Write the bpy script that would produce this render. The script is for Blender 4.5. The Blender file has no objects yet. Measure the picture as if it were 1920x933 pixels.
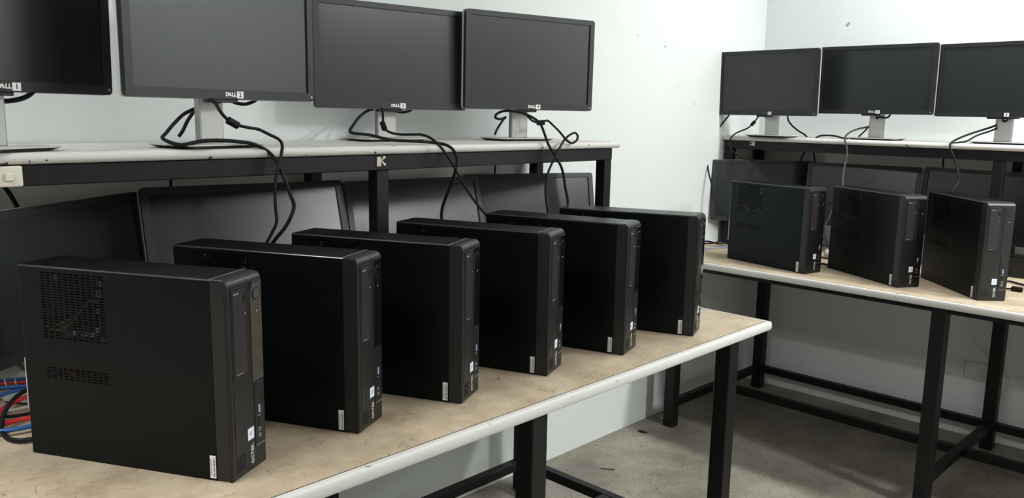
import bpy, bmesh, math, random
from mathutils import Vector, Matrix
PI = math.pi
scene = bpy.context.scene
COL = scene.collection
rnd = random.Random(7)

# ---------------------------------------------------------------- camera
CAM_LOC = Vector((2.07995, -3.97904, 1.39699))
right = Vector((0.71585388, 0.69801297, 0.01819684))
up = Vector((-0.12720539, 0.10474357, 0.98633036))
fwd = Vector((-0.68656538, 0.70838315, -0.1637721))
cd = bpy.data.cameras.new('camera')
cam = bpy.data.objects.new('camera', cd)
COL.objects.link(cam)
cam.matrix_world = Matrix(((right.x, up.x, -fwd.x, CAM_LOC.x), (right.y, up.y, -fwd.y, CAM_LOC.y),
                           (right.z, up.z, -fwd.z, CAM_LOC.z), (0, 0, 0, 1)))
cd.sensor_fit = 'HORIZONTAL'
cd.sensor_width = 36.0
cd.lens = 36.0 * 1530.4633 / 1920.0
cd.clip_start = 0.05
scene.camera = cam

# ---------------------------------------------------------------- world, exposure, lamps
w = bpy.data.worlds.new('world')
scene.world = w
w.use_nodes = True
w.node_tree.nodes['Background'].inputs[0].default_value = (0.8, 0.86, 0.9, 1)
w.node_tree.nodes['Background'].inputs[1].default_value = 0.0
scene.view_settings.view_transform = 'Standard'
scene.view_settings.look = 'None'
scene.view_settings.gamma = 1.0
scene.view_settings.use_curve_mapping = False
scene.view_settings.exposure = 0.0
CEIL_Z = 2.72
LAMP_COL = (0.97, 1.0, 0.985)
# each ceiling light: x, y, watts (placed and powered to fit the light levels)
LAMP_AT = [(1.2, -0.64, 26), (3.0, -0.64, 72), (3.5, -1.40, 80), (0.8, -4.6, 45), (3.9, -5.0, 34)]
ROOM_X, ROOM_Y = 5.8, -7.6

# ---------------------------------------------------------------- helpers
def nodes_of(m):
    m.use_nodes = True
    nt = m.node_tree
    return nt, nt.nodes['Principled BSDF']

def mat(name, col, rough=0.5, metal=0.0, spec=0.5, bump=None, var=None, coat=0.0):
    """bump=(scale,strength); var=(scale,amount): soft tone variation in the material itself."""
    m = bpy.data.materials.new(name)
    nt, b = nodes_of(m)
    b.inputs['Base Color'].default_value = (*col, 1)
    b.inputs['Roughness'].default_value = rough
    b.inputs['Metallic'].default_value = metal
    b.inputs['Specular IOR Level'].default_value = spec
    b.inputs['Coat Weight'].default_value = coat
    if bump or var:
        tc = nt.nodes.new('ShaderNodeTexCoord')
    if var:
        n = nt.nodes.new('ShaderNodeTexNoise')
        n.inputs['Scale'].default_value = var[0]
        n.inputs['Detail'].default_value = 5
        nt.links.new(tc.outputs['Object'], n.inputs['Vector'])
        r = nt.nodes.new('ShaderNodeMapRange')
        r.inputs['To Min'].default_value = 1 - var[1]
        r.inputs['To Max'].default_value = 1 + var[1]
        nt.links.new(n.outputs['Fac'], r.inputs['Value'])
        mx = nt.nodes.new('ShaderNodeVectorMath')
        mx.operation = 'SCALE'
        mx.inputs[0].default_value = col
        nt.links.new(r.outputs['Result'], mx.inputs['Scale'])
        nt.links.new(mx.outputs['Vector'], b.inputs['Base Color'])
    if bump:
        n2 = nt.nodes.new('ShaderNodeTexNoise')
        n2.inputs['Scale'].default_value = bump[0]
        n2.inputs['Detail'].default_value = 3
        nt.links.new(tc.outputs['Object'], n2.inputs['Vector'])
        bp = nt.nodes.new('ShaderNodeBump')
        bp.inputs['Strength'].default_value = bump[1]
        bp.inputs['Distance'].default_value = 0.002
        nt.links.new(n2.outputs['Fac'], bp.inputs['Height'])
        nt.links.new(bp.outputs['Normal'], b.inputs['Normal'])
    return m

class MB:
    """collects shapes into one mesh"""
    def __init__(self):
        self.bm = bmesh.new()
        self.mats = []
    def mi(self, m):
        if m not in self.mats:
            self.mats.append(m)
        return self.mats.index(m)
    def _add(self, tmp, m, M=None):
        i = self.mi(m)
        if M is not None:
            bmesh.ops.transform(tmp, matrix=M, verts=tmp.verts)
        vm = {}
        for v in tmp.verts:
            vm[v] = self.bm.verts.new(v.co)
        for f in tmp.faces:
            try:
                nf = self.bm.faces.new([vm[v] for v in f.verts])
                nf.material_index = i
                nf.smooth = f.smooth
            except ValueError:
                pass
        tmp.free()
        return self
    def box(self, lo, hi, m, r=0.0, seg=2, M=None):
        t = bmesh.new()
        bmesh.ops.create_cube(t, size=1.0)
        lo, hi = Vector(lo), Vector(hi)
        c, s = (lo + hi) / 2, hi - lo
        for v in t.verts:
            v.co = Vector((v.co.x * s.x, v.co.y * s.y, v.co.z * s.z)) + c
        if r > 0:
            bmesh.ops.bevel(t, geom=t.edges[:], offset=r, segments=seg, profile=0.5, affect='EDGES')
            for f in t.faces:
                f.smooth = False
        return self._add(t, m, M)
    def prism(self, pts, lo, hi, axis, m, M=None):
        """pts: 2D outline swept from lo to hi along an axis (x: pts=(y,z), y: pts=(x,z), z: pts=(x,y))"""
        t = bmesh.new()
        def mk(a, b, c):
            return {'x': (c, a, b), 'y': (a, c, b), 'z': (a, b, c)}[axis]
        A = [t.verts.new(mk(a, b, lo)) for a, b in pts]
        B = [t.verts.new(mk(a, b, hi)) for a, b in pts]
        n = len(pts)
        t.faces.new(A)
        t.faces.new(B[::-1])
        for i in range(n):
            t.faces.new((A[i], B[i], B[(i + 1) % n], A[(i + 1) % n]))
        bmesh.ops.recalc_face_normals(t, faces=t.faces)
        return self._add(t, m, M)
    def cyl(self, c, r, h, m, axis='z', n=16, r2=None, M=None):
        t = bmesh.new()
        bmesh.ops.create_cone(t, cap_ends=True, segments=n, radius1=r, radius2=r if r2 is None else r2, depth=h)
        R = {'z': Matrix.Identity(4), 'x': Matrix.Rotation(PI / 2, 4, 'Y'), 'y': Matrix.Rotation(-PI / 2, 4, 'X')}[axis]
        bmesh.ops.transform(t, matrix=Matrix.Translation(c) @ R, verts=t.verts)
        for f in t.faces:
            f.smooth = len(f.verts) == 4
        return self._add(t, m, M)
    def tube(self, P, r, m, n=8, closed=False):
        """smooth tube through the points P"""
        P = [Vector(p) for p in P]
        S = []
        k = len(P)
        for i in range(k - 1):
            p0, p1, p2, p3 = P[max(i - 1, 0)], P[i], P[i + 1], P[min(i + 2, k - 1)]
            for j in range(5):
                u = j / 5
                S.append(0.5 * ((2 * p1) + (p2 - p0) * u + (2 * p0 - 5 * p1 + 4 * p2 - p3) * u * u + (3 * p1 - p0 - 3 * p2 + p3) * u ** 3))
        S.append(P[-1])
        i = self.mi(m)
        rings = []
        nrm = None
        for a, s in enumerate(S):
            d = (S[min(a + 1, len(S) - 1)] - S[max(a - 1, 0)])
            if d.length < 1e-9:
                d = Vector((0, 0, 1))
            d.normalize()
            if nrm is None:
                nrm = d.orthogonal().normalized()
            nrm = (nrm - d * nrm.dot(d)).normalized()
            bi = d.cross(nrm)
            rings.append([self.bm.verts.new(s + (nrm * math.cos(2 * PI * q / n) + bi * math.sin(2 * PI * q / n)) * r) for q in range(n)])
        for a in range(len(rings) - 1):
            for q in range(n):
                f = self.bm.faces.new((rings[a][q], rings[a][(q + 1) % n], rings[a + 1][(q + 1) % n], rings[a + 1][q]))
                f.smooth = True
                f.material_index = i
        for rg, rev in ((rings[0], True), (rings[-1], False)):
            f = self.bm.faces.new(rg[::-1] if rev else rg)
            f.material_index = i
        return self
    def quad(self, pts, m):
        f = self.bm.faces.new([self.bm.verts.new(p) for p in pts])
        f.material_index = self.mi(m)
        return self
    def build(self, name, parent=None, M=None):
        me = bpy.data.meshes.new(name)
        self.bm.normal_update()
        self.bm.to_mesh(me)
        self.bm.free()
        for m in self.mats:
            me.materials.append(m)
        o = bpy.data.objects.new(name, me)
        COL.objects.link(o)
        if parent is not None:
            o.parent = parent
        if M is not None:
            o.matrix_local = M
        return o

def tag(o, label, cat, group=None, kind=None):
    o['label'] = label
    o['category'] = cat
    if group:
        o['group'] = group
    if kind:
        o['kind'] = kind
    return o

def thing(name, label, cat, loc=(0, 0, 0), rz=0.0, group=None):
    o = bpy.data.objects.new(name, None)
    o.empty_display_size = 0.05
    COL.objects.link(o)
    o.location = loc
    o.rotation_euler = (0, 0, rz)
    return tag(o, label, cat, group)

def struct(o):
    o['kind'] = 'structure'
    return o

def text_mesh(txt, size, m, bold=0.0, depth=0.0002):
    """text lying in its local XY plane, origin at its centre"""
    c = bpy.data.curves.new('t', 'FONT')
    c.body = txt
    c.size = size
    c.align_x = 'CENTER'
    c.align_y = 'CENTER'
    c.offset = bold
    c.extrude = depth
    c.resolution_u = 2
    t = bpy.data.objects.new('t', c)
    COL.objects.link(t)
    bpy.context.view_layer.update()
    dg = bpy.context.evaluated_depsgraph_get()
    me = bpy.data.meshes.new_from_object(t.evaluated_get(dg))
    bpy.data.objects.remove(t)
    me.materials.clear()
    me.materials.append(m)
    return me

# face frames: text that reads along +Y, upright in Z, facing +X
FACE_X = Matrix(((0, 0, 1, 0), (1, 0, 0, 0), (0, 1, 0, 0), (0, 0, 0, 1)))
def on_face_x(x, y, z, rot=0.0, slant=0.0):
    return Matrix.Translation((x, y, z)) @ FACE_X @ Matrix.Rotation(rot, 4, 'Z')

def merged_text(parts, name, parent, M):
    """several text meshes (mesh, matrix) as one object"""
    bm = bmesh.new()
    m = parts[0][0].materials[0]
    for me, T in parts:
        t = bmesh.new()
        t.from_mesh(me)
        bmesh.ops.transform(t, matrix=T, verts=t.verts)
        tmp = bpy.data.meshes.new('x')
        t.to_mesh(tmp)
        t.free()
        bm.from_mesh(tmp)
    me = bpy.data.meshes.new(name)
    bm.to_mesh(me)
    bm.free()
    me.materials.append(m)
    o = bpy.data.objects.new(name, me)
    COL.objects.link(o)
    o.parent = parent
    o.matrix_local = M
    return o

def copy_tree(o, parent=None):
    c = o.copy()
    COL.objects.link(c)
    if parent is not None:
        c.parent = parent
    for ch in list(o.children):
        copy_tree(ch, c)
    return c

# ---------------------------------------------------------------- materials
def wall_material(name, marks):
    m = bpy.data.materials.new(name)
    nt, b = nodes_of(m)
    N, L = nt.nodes, nt.links
    tc = N.new('ShaderNodeTexCoord')
    n1 = N.new('ShaderNodeTexNoise'); n1.inputs['Scale'].default_value = 2.2; n1.inputs['Detail'].default_value = 6
    L.new(tc.outputs['Object'], n1.inputs['Vector'])
    r1 = N.new('ShaderNodeMapRange'); r1.inputs['From Min'].default_value = 0.3; r1.inputs['From Max'].default_value = 0.7
    r1.inputs['To Min'].default_value = 0.0; r1.inputs['To Max'].default_value = 1.0
    L.new(n1.outputs['Fac'], r1.inputs['Value'])
    mix = N.new('ShaderNodeMix'); mix.data_type = 'RGBA'
    mix.inputs['A'].default_value = (0.662, 0.694, 0.685, 1)
    mix.inputs['B'].default_value = (0.687, 0.717, 0.708, 1)
    L.new(r1.outputs['Result'], mix.inputs['Factor'])
    # small scuffs and specks
    n2 = N.new('ShaderNodeTexNoise'); n2.inputs['Scale'].default_value = 40; n2.inputs['Detail'].default_value = 2
    L.new(tc.outputs['Object'], n2.inputs['Vector'])
    r2 = N.new('ShaderNodeMapRange'); r2.inputs['From Min'].default_value = 0.765; r2.inputs['From Max'].default_value = 0.80
    L.new(n2.outputs['Fac'], r2.inputs['Value'])
    mix2 = N.new('ShaderNodeMix'); mix2.data_type = 'RGBA'
    mix2.inputs['B'].default_value = (0.45, 0.47, 0.47, 1)
    L.new(r2.outputs['Result'], mix2.inputs['Factor'])
    L.new(mix.outputs['Result'], mix2.inputs['A'])
    last = mix2.outputs['Result']
    for (p, r, c) in marks:                     # paint chips at their places
        d = N.new('ShaderNodeVectorMath'); d.operation = 'DISTANCE'; d.inputs[1].default_value = p
        L.new(tc.outputs['Object'], d.inputs[0])
        lt = N.new('ShaderNodeMath'); lt.operation = 'LESS_THAN'; lt.inputs[1].default_value = r
        L.new(d.outputs['Value'], lt.inputs[0])
        mm = N.new('ShaderNodeMix'); mm.data_type = 'RGBA'; mm.inputs['B'].default_value = (*c, 1)
        L.new(lt.outputs['Value'], mm.inputs['Factor']); L.new(last, mm.inputs['A'])
        last = mm.outputs['Result']
    L.new(last, b.inputs['Base Color'])
    b.inputs['Roughness'].default_value = 0.55
    b.inputs['Specular IOR Level'].default_value = 0.3
    return m

def laminate_material():
    m = bpy.data.materials.new('desk_laminate')
    nt, b = nodes_of(m)
    N, L = nt.nodes, nt.links
    tc = N.new('ShaderNodeTexCoord')
    n1 = N.new('ShaderNodeTexNoise'); n1.inputs['Scale'].default_value = 7; n1.inputs['Detail'].default_value = 8
    n1.inputs['Roughness'].default_value = 0.65
    L.new(tc.outputs['Object'], n1.inputs['Vector'])
    cr = N.new('ShaderNodeValToRGB')
    cr.color_ramp.elements[0].position = 0.3; cr.color_ramp.elements[0].color = (0.335, 0.258, 0.178, 1)
    cr.color_ramp.elements[1].position = 0.62; cr.color_ramp.elements[1].color = (0.545, 0.445, 0.325, 1)
    L.new(n1.outputs['Fac'], cr.inputs['Fac'])
    last = cr.outputs['Color']
    # scratches: thin lines where warped noise crosses its mid value, in patches
    for sc, ax, w_, col, th in ((5, (1, 5, 1), 0.003, (0.22, 0.16, 0.11), 0.50), (9, (4, 1, 1), 0.003, (0.62, 0.54, 0.42), 0.57), (11, (1, 1.6, 1), 0.0038, (0.15, 0.10, 0.075), 0.53), (3.2, (6, 2, 1), 0.003, (0.25, 0.17, 0.13), 0.45)):
        mp = N.new('ShaderNodeMapping'); mp.inputs['Scale'].default_value = ax
        mp.inputs['Rotation'].default_value = (0, 0, sc * 0.7)
        mp.inputs['Location'].default_value = (sc, sc * 2, 0)
        L.new(tc.outputs['Object'], mp.inputs['Vector'])
        n = N.new('ShaderNodeTexNoise'); n.inputs['Scale'].default_value = sc; n.inputs['Detail'].default_value = 1.5
        L.new(mp.outputs['Vector'], n.inputs['Vector'])
        s = N.new('ShaderNodeMath'); s.operation = 'SUBTRACT'; s.inputs[1].default_value = 0.5
        L.new(n.outputs['Fac'], s.inputs[0])
        a = N.new('ShaderNodeMath'); a.operation = 'ABSOLUTE'; L.new(s.outputs[0], a.inputs[0])
        lt = N.new('ShaderNodeMath'); lt.operation = 'LESS_THAN'; lt.inputs[1].default_value = w_
        L.new(a.outputs[0], lt.inputs[0])
        n3 = N.new('ShaderNodeTexNoise'); n3.inputs['Scale'].default_value = sc * 3.1; n3.inputs['Detail'].default_value = 3
        L.new(tc.outputs['Object'], n3.inputs['Vector'])
        g = N.new('ShaderNodeMath'); g.operation = 'GREATER_THAN'; g.inputs[1].default_value = th
        L.new(n3.outputs['Fac'], g.inputs[0])
        mu = N.new('ShaderNodeMath'); mu.operation = 'MULTIPLY'
        L.new(lt.outputs[0], mu.inputs[0]); L.new(g.outputs[0], mu.inputs[1])
        mu2 = N.new('ShaderNodeMath'); mu2.operation = 'MULTIPLY'; mu2.inputs[1].default_value = 0.55
        L.new(mu.outputs[0], mu2.inputs[0])
        mm = N.new('ShaderNodeMix'); mm.data_type = 'RGBA'; mm.inputs['B'].default_value = (*col, 1)
        L.new(mu2.outputs[0], mm.inputs['Factor']); L.new(last, mm.inputs['A'])
        last = mm.outputs['Result']
    L.new(last, b.inputs['Base Color'])
    n9 = N.new('ShaderNodeTexNoise'); n9.inputs['Scale'].default_value = 11; n9.inputs['Detail'].default_value = 6; n9.inputs['Roughness'].default_value = 0.7
    L.new(tc.outputs['Object'], n9.inputs['Vector'])
    r9 = N.new('ShaderNodeMapRange'); r9.inputs['From Min'].default_value = 0.60; r9.inputs['From Max'].default_value = 0.78; r9.inputs['To Max'].default_value = 0.45
    L.new(n9.outputs['Fac'], r9.inputs['Value'])
    m9 = N.new('ShaderNodeMix'); m9.data_type = 'RGBA'; m9.inputs['B'].default_value = (0.17, 0.125, 0.09, 1)
    L.new(r9.outputs['Result'], m9.inputs['Factor']); L.new(last, m9.inputs['A'])
    last = m9.outputs['Result']
    L.new(last, b.inputs['Base Color'])
    b.inputs['Roughness'].default_value = 0.42
    b.inputs['Specular IOR Level'].default_value = 0.35
    return m

def chipped_white(name, col, chip, thr):
    m = bpy.data.materials.new(name)
    nt, b = nodes_of(m)
    N, L = nt.nodes, nt.links
    tc = N.new('ShaderNodeTexCoord')
    n1 = N.new('ShaderNodeTexNoise'); n1.inputs['Scale'].default_value = 34; n1.inputs['Detail'].default_value = 4
    L.new(tc.outputs['Object'], n1.inputs['Vector'])
    g = N.new('ShaderNodeMath'); g.operation = 'GREATER_THAN'; g.inputs[1].default_value = thr
    L.new(n1.outputs['Fac'], g.inputs[0])
    n2 = N.new('ShaderNodeTexNoise'); n2.inputs['Scale'].default_value = 5; n2.inputs['Detail'].default_value = 6
    L.new(tc.outputs['Object'], n2.inputs['Vector'])
    mx0 = N.new('ShaderNodeMix'); mx0.data_type = 'RGBA'
    mx0.inputs['A'].default_value = (*[c * 0.9 for c in col], 1); mx0.inputs['B'].default_value = (*col, 1)
    L.new(n2.outputs['Fac'], mx0.inputs['Factor'])
    mx = N.new('ShaderNodeMix'); mx.data_type = 'RGBA'; mx.inputs['B'].default_value = (*chip, 1)
    L.new(g.outputs[0], mx.inputs['Factor']); L.new(mx0.outputs['Result'], mx.inputs['A'])
    L.new(mx.outputs['Result'], b.inputs['Base Color'])
    b.inputs['Roughness'].default_value = 0.6
    b.inputs['Specular IOR Level'].default_value = 0.25
    return m

def floor_material():
    m = bpy.data.materials.new('vinyl_floor')
    nt, b = nodes_of(m)
    N, L = nt.nodes, nt.links
    tc = N.new('ShaderNodeTexCoord')
    n1 = N.new('ShaderNodeTexNoise'); n1.inputs['Scale'].default_value = 3.2; n1.inputs['Detail'].default_value = 9
    n1.inputs['Roughness'].default_value = 0.62
    L.new(tc.outputs['Object'], n1.inputs['Vector'])
    cr = N.new('ShaderNodeValToRGB')
    cr.color_ramp.elements[0].position = 0.32; cr.color_ramp.elements[0].color = (0.155, 0.137, 0.108, 1)
    cr.color_ramp.elements[1].position = 0.66; cr.color_ramp.elements[1].color = (0.335, 0.308, 0.255, 1)
    L.new(n1.outputs['Fac'], cr.inputs['Fac'])
    last = cr.outputs['Color']
    br = N.new('ShaderNodeTexBrick')
    br.offset = 0.0; br.squash = 1.0
    br.inputs['Color1'].default_value = (1, 1, 1, 1); br.inputs['Color2'].default_value = (0.93, 0.93, 0.93, 1)
    br.inputs['Mortar'].default_value = (0.68, 0.66, 0.63, 1)
    br.inputs['Scale'].default_value = 1.0; br.inputs['Mortar Size'].default_value = 0.0013
    br.inputs['Brick Width'].default_value = 0.46; br.inputs['Row Height'].default_value = 0.46
    L.new(tc.outputs['Object'], br.inputs['Vector'])
    mul = N.new('ShaderNodeMix'); mul.data_type = 'RGBA'; mul.blend_type = 'MULTIPLY'; mul.inputs['Factor'].default_value = 1
    L.new(last, mul.inputs['A']); L.new(br.outputs['Color'], mul.inputs['B'])
    last = mul.outputs['Result']
    for sc, thr, col, st in ((55, 0.665, (0.06, 0.05, 0.045), (1, 3.2, 1)), (38, 0.67, (0.11, 0.09, 0.075), (3.0, 1, 1)), (90, 0.72, (0.55, 0.53, 0.49), (1, 1, 1)), (14, 0.70, (0.14, 0.10, 0.08), (1, 6, 1))):
        mp = N.new('ShaderNodeMapping'); mp.inputs['Scale'].default_value = st; mp.inputs['Rotation'].default_value = (0, 0, sc)
        L.new(tc.outputs['Object'], mp.inputs['Vector'])
        n = N.new('ShaderNodeTexNoise'); n.inputs['Scale'].default_value = sc; n.inputs['Detail'].default_value = 2
        L.new(mp.outputs['Vector'], n.inputs['Vector'])
        g = N.new('ShaderNodeMath'); g.operation = 'GREATER_THAN'; g.inputs[1].default_value = thr
        L.new(n.outputs['Fac'], g.inputs[0])
        mm = N.new('ShaderNodeMix'); mm.data_type = 'RGBA'; mm.inputs['B'].default_value = (*col, 1)
        L.new(g.outputs[0], mm.inputs['Factor']); L.new(last, mm.inputs['A'])
        last = mm.outputs['Result']
    L.new(last, b.inputs['Base Color'])
    b.inputs['Roughness'].default_value = 0.5
    b.inputs['Specular IOR Level'].default_value = 0.3
    return m

M_WALL_L = wall_material('wall_paint_left', [((0, -0.897, 1.697), 0.005, (0.25, 0.2, 0.18)), ((0, -1.207, 1.605), 0.004, (0.45, 0.42, 0.4)), ((0, -1.101, 1.729), 0.005, (0.5, 0.48, 0.46)), ((0, -0.784, 1.523), 0.005, (0.5, 0.48, 0.46)), ((0, -0.635, 1.455), 0.006, (0.5, 0.5, 0.46))])
M_WALL_B = wall_material('wall_paint_back', [((0.418, 0, 1.840), 0.007, (0.3, 0.28, 0.27)), ((0.426, 0, 1.847), 0.006, (0.3, 0.28, 0.27))])
M_WALL_F = mat('far_wall_paint', (0.60, 0.61, 0.60), 0.6, var=(2, 0.05))
M_CEIL = mat('ceiling_paint', (0.62, 0.63, 0.61), 0.8, var=(3, 0.02))
M_FLOOR = floor_material()
M_SKIRT = mat('skirting_paint', (0.66, 0.70, 0.68), 0.45, var=(6, 0.05))
M_LAM = laminate_material()
M_TRIM = chipped_white('desk_edge_white', (0.60, 0.585, 0.56), (0.30, 0.26, 0.22), 0.70)
M_SHELF = chipped_white('shelf_white', (0.62, 0.595, 0.57), (0.09, 0.07, 0.06), 0.685)
M_SEAM = mat('dark_seam', (0.08, 0.06, 0.05), 0.7, var=(20, 0.2))
M_STEEL = mat('black_painted_steel', (0.006, 0.006, 0.0065), 0.45, 0, 0.25, bump=(90, 0.15), var=(12, 0.2))
M_CASE = mat('black_powder_coat', (0.0022, 0.0027, 0.0032), 0.34, 0, 0.19, bump=(900, 0.12), var=(8, 0.12))
M_CASE.node_tree.nodes['Principled BSDF'].inputs['Specular Tint'].default_value = (0.82, 0.95, 1.0, 1)
M_BEND = mat('bend_highlight', (0.012, 0.013, 0.014), 0.22, 0, 0.7, var=(40, 0.2))  # edge highlight of the near top bend, put into a lighter, glossier coat
M_BEZ = mat('black_case_plastic', (0.0065, 0.0067, 0.0073), 0.36, 0, 0.5, bump=(1400, 0.08))
M_DRIVE = mat('drive_plastic', (0.024, 0.018, 0.023), 0.36, 0, 0.4, var=(20, 0.08))
M_GLOSS = mat('gloss_black', (0.006, 0.006, 0.007), 0.06, 0, 0.6, bump=(14, 0.35), coat=0.3)
M_DARK = mat('recess_black', (0.006, 0.006, 0.006), 0.7, 0, 0.2, var=(30, 0.2))
M_ZINC = mat('zinc_steel', (0.62, 0.63, 0.64), 0.35, 0.9, var=(20, 0.06))
M_GOLD = mat('copper_leads', (0.45, 0.30, 0.10), 0.4, 0.4, var=(80, 0.4))
M_PCB = mat('board_brown', (0.018, 0.014, 0.009), 0.5, var=(60, 0.6))
M_PAPER = mat('white_sticker', (0.78, 0.78, 0.77), 0.5, var=(40, 0.03))
M_INK = mat('black_ink', (0.03, 0.03, 0.03), 0.6, var=(50, 0.1))
M_LOGO = mat('silver_print', (0.72, 0.72, 0.70), 0.35, 0.3, var=(50, 0.04))
M_BLUE = mat('badge_blue', (0.03, 0.10, 0.26), 0.35, var=(60, 0.1))
M_PALE = mat('badge_pale', (0.66, 0.70, 0.74), 0.3, var=(60, 0.06))
M_MBEZ = mat('monitor_bezel_plastic', (0.018, 0.0188, 0.020), 0.40, 0, 0.35, bump=(1200, 0.06))
M_SCR = mat('matte_screen', (0.014, 0.016, 0.018), 0.26, 0, 0.5, bump=(2500, 0.05))
M_LIP = mat('bezel_lip', (0.012, 0.012, 0.013), 0.4, var=(30, 0.1))
M_SILV = mat('silver_plastic', (0.50, 0.495, 0.48), 0.42, 0.12, var=(10, 0.04))
M_SILVD = mat('silver_plastic_side', (0.30, 0.30, 0.30), 0.4, 0.35, var=(10, 0.04))
M_CAB = mat('black_cable', (0.009, 0.009, 0.0095), 0.6, 0, 0.18, var=(30, 0.1))
M_CABG = mat('grey_cable', (0.055, 0.053, 0.051), 0.6, 0, 0.2, var=(30, 0.1))
M_CABW = mat('white_cable', (0.55, 0.54, 0.50), 0.45, var=(30, 0.06))
M_CABB = mat('blue_cable', (0.02, 0.10, 0.36), 0.4, var=(30, 0.1))
M_CABLB = mat('pale_blue_cable', (0.16, 0.30, 0.55), 0.4, var=(30, 0.1))
M_CABR = mat('red_cable', (0.55, 0.02, 0.02), 0.4, var=(30, 0.1))
M_IVORY = mat('ivory_plastic', (0.66, 0.62, 0.52), 0.45, var=(20, 0.05))
M_BRASS = mat('scratched_plate', (0.50, 0.43, 0.33), 0.45, 0.3, var=(60, 0.3))
M_RUBBER = mat('rubber', (0.015, 0.015, 0.015), 0.8, var=(30, 0.1))

def emissive(name, col, s):
    m = bpy.data.materials.new(name)
    nt, b = nodes_of(m)
    b.inputs['Base Color'].default_value = (0.8, 0.8, 0.8, 1)
    b.inputs['Emission Color'].default_value = (*col, 1)
    b.inputs['Emission Strength'].default_value = s
    return m

# ---------------------------------------------------------------- room
def slab(name, lo, hi, m):
    return struct(MB().box(lo, hi, m).build(name))
slab('floor', (-0.1, ROOM_Y - 0.1, -0.1), (ROOM_X + 0.1, 0.1, 0.0), M_FLOOR)
slab('ceiling', (-0.1, ROOM_Y - 0.1, CEIL_Z), (ROOM_X + 0.1, 0.1, CEIL_Z + 0.1), M_CEIL)
slab('wall_left', (-0.1, ROOM_Y, 0.0), (0.0, 0.0, CEIL_Z), M_WALL_L)
slab('wall_back', (-0.1, 0.0, 0.0), (ROOM_X + 0.1, 0.1, CEIL_Z), M_WALL_B)
slab('wall_right', (ROOM_X, ROOM_Y, 0.0), (ROOM_X + 0.1, 0.0, CEIL_Z), M_WALL_F)
slab('wall_front', (-0.1, ROOM_Y - 0.1, 0.0), (ROOM_X + 0.1, ROOM_Y, CEIL_Z), M_WALL_F)
sk = MB()
sk.prism([(0.0, 0.0), (-0.014, 0.0), (-0.014, 0.052), (-0.006, 0.070), (0.0, 0.070)], 0.0, ROOM_X, 'x', M_SKIRT)
struct(sk.build('baseboard_back'))

def ceiling_light(x, y, watts, label):
    t = thing('ceiling_light', label, 'ceiling light', (x, y, CEIL_Z), 0, 'ceiling lights')
    MB().box((-0.62, -0.11, -0.05), (0.62, 0.11, 0.0), M_CEIL, 0.006).build('housing', t)
    MB().box((-0.60, -0.09, -0.062), (0.60, 0.09, -0.0505), emissive('lamp_diffuser', LAMP_COL, 2.0), 0.003).build('diffuser', t)
    ld = bpy.data.lights.new('tube_light', 'AREA')
    ld.shape = 'RECTANGLE'
    ld.size, ld.size_y = 1.18, 0.16
    ld.energy = watts
    ld.color = LAMP_COL
    lo = bpy.data.objects.new('tube_light', ld)
    COL.objects.link(lo)
    lo.parent = t
    lo.location = (0, 0, -0.068)
names = ['over the back workbench near the corner', 'farther right, in front of the back wall', 'right of the middle, second from the back wall',
         'over the left end of the long workbench', 'in the middle of the room behind the camera']
for (x, y, watts), nm in zip(LAMP_AT, names):
    ceiling_light(x, y, watts, 'white ceiling tube light ' + nm)

# wall socket low on the back wall
ws = thing('wall_socket', 'pale double wall socket low on the back wall behind the table leg', 'wall socket', (1.145, 0, 0.262))
MB().box((-0.06, -0.012, 0), (0.06, 0.0, 0.078), M_SKIRT, 0.003).build('face_plate', ws)
MB().box((-0.044, -0.0155, 0.016), (-0.006, -0.0122, 0.062), M_SKIRT, 0.0015).build('switch_rocker', ws)
MB().cyl((0.028, -0.0135, 0.038), 0.018, 0.006, M_SKIRT, 'y', 20).build('socket_face', ws)
o = MB().tube([(1.21, -0.006, 0.33), (1.245, -0.006, 0.325), (1.262, -0.006, 0.29), (1.255, -0.006, 0.24), (1.23, -0.006, 0.21), (1.19, -0.008, 0.225), (1.172, -0.012, 0.262)], 0.0022, M_SKIRT).build('cable')
tag(o, 'thin pale wall coloured cable looping round the socket on the back wall', 'cable')
o = MB().tube([(1.085, -0.004, 0.60), (1.09, -0.005, 0.50), (1.115, -0.005, 0.43), (1.16, -0.005, 0.39), (1.2, -0.005, 0.35), (1.21, -0.005, 0.335)], 0.0022, M_SKIRT).build('cable')
tag(o, 'thin pale cable running down the back wall towards the socket', 'cable')

# ---------------------------------------------------------------- workbenches
ZT = 0.7839
def rounded_edge(x0, x1, z0, z1, out):
    """half-round nosing profile, flat at x0, rounded towards x1"""
    h = (z1 - z0) / 2
    pts = [(x0, z0)]
    for k in range(9):
        a = -PI / 2 + PI * k / 8
        pts.append((x1 - out * h * (1 - math.cos(a)) , (z0 + z1) / 2 + h * math.sin(a)))
    pts.append((x0, z1))
    return pts

def leg(mb_parent, x, y, z1, name='leg'):
    b = MB()
    b.box((x - 0.025, y - 0.025, 0.0), (x + 0.025, y + 0.025, z1), M_STEEL, 0.0025, 1)
    return b.build(name, mb_parent)

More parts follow.
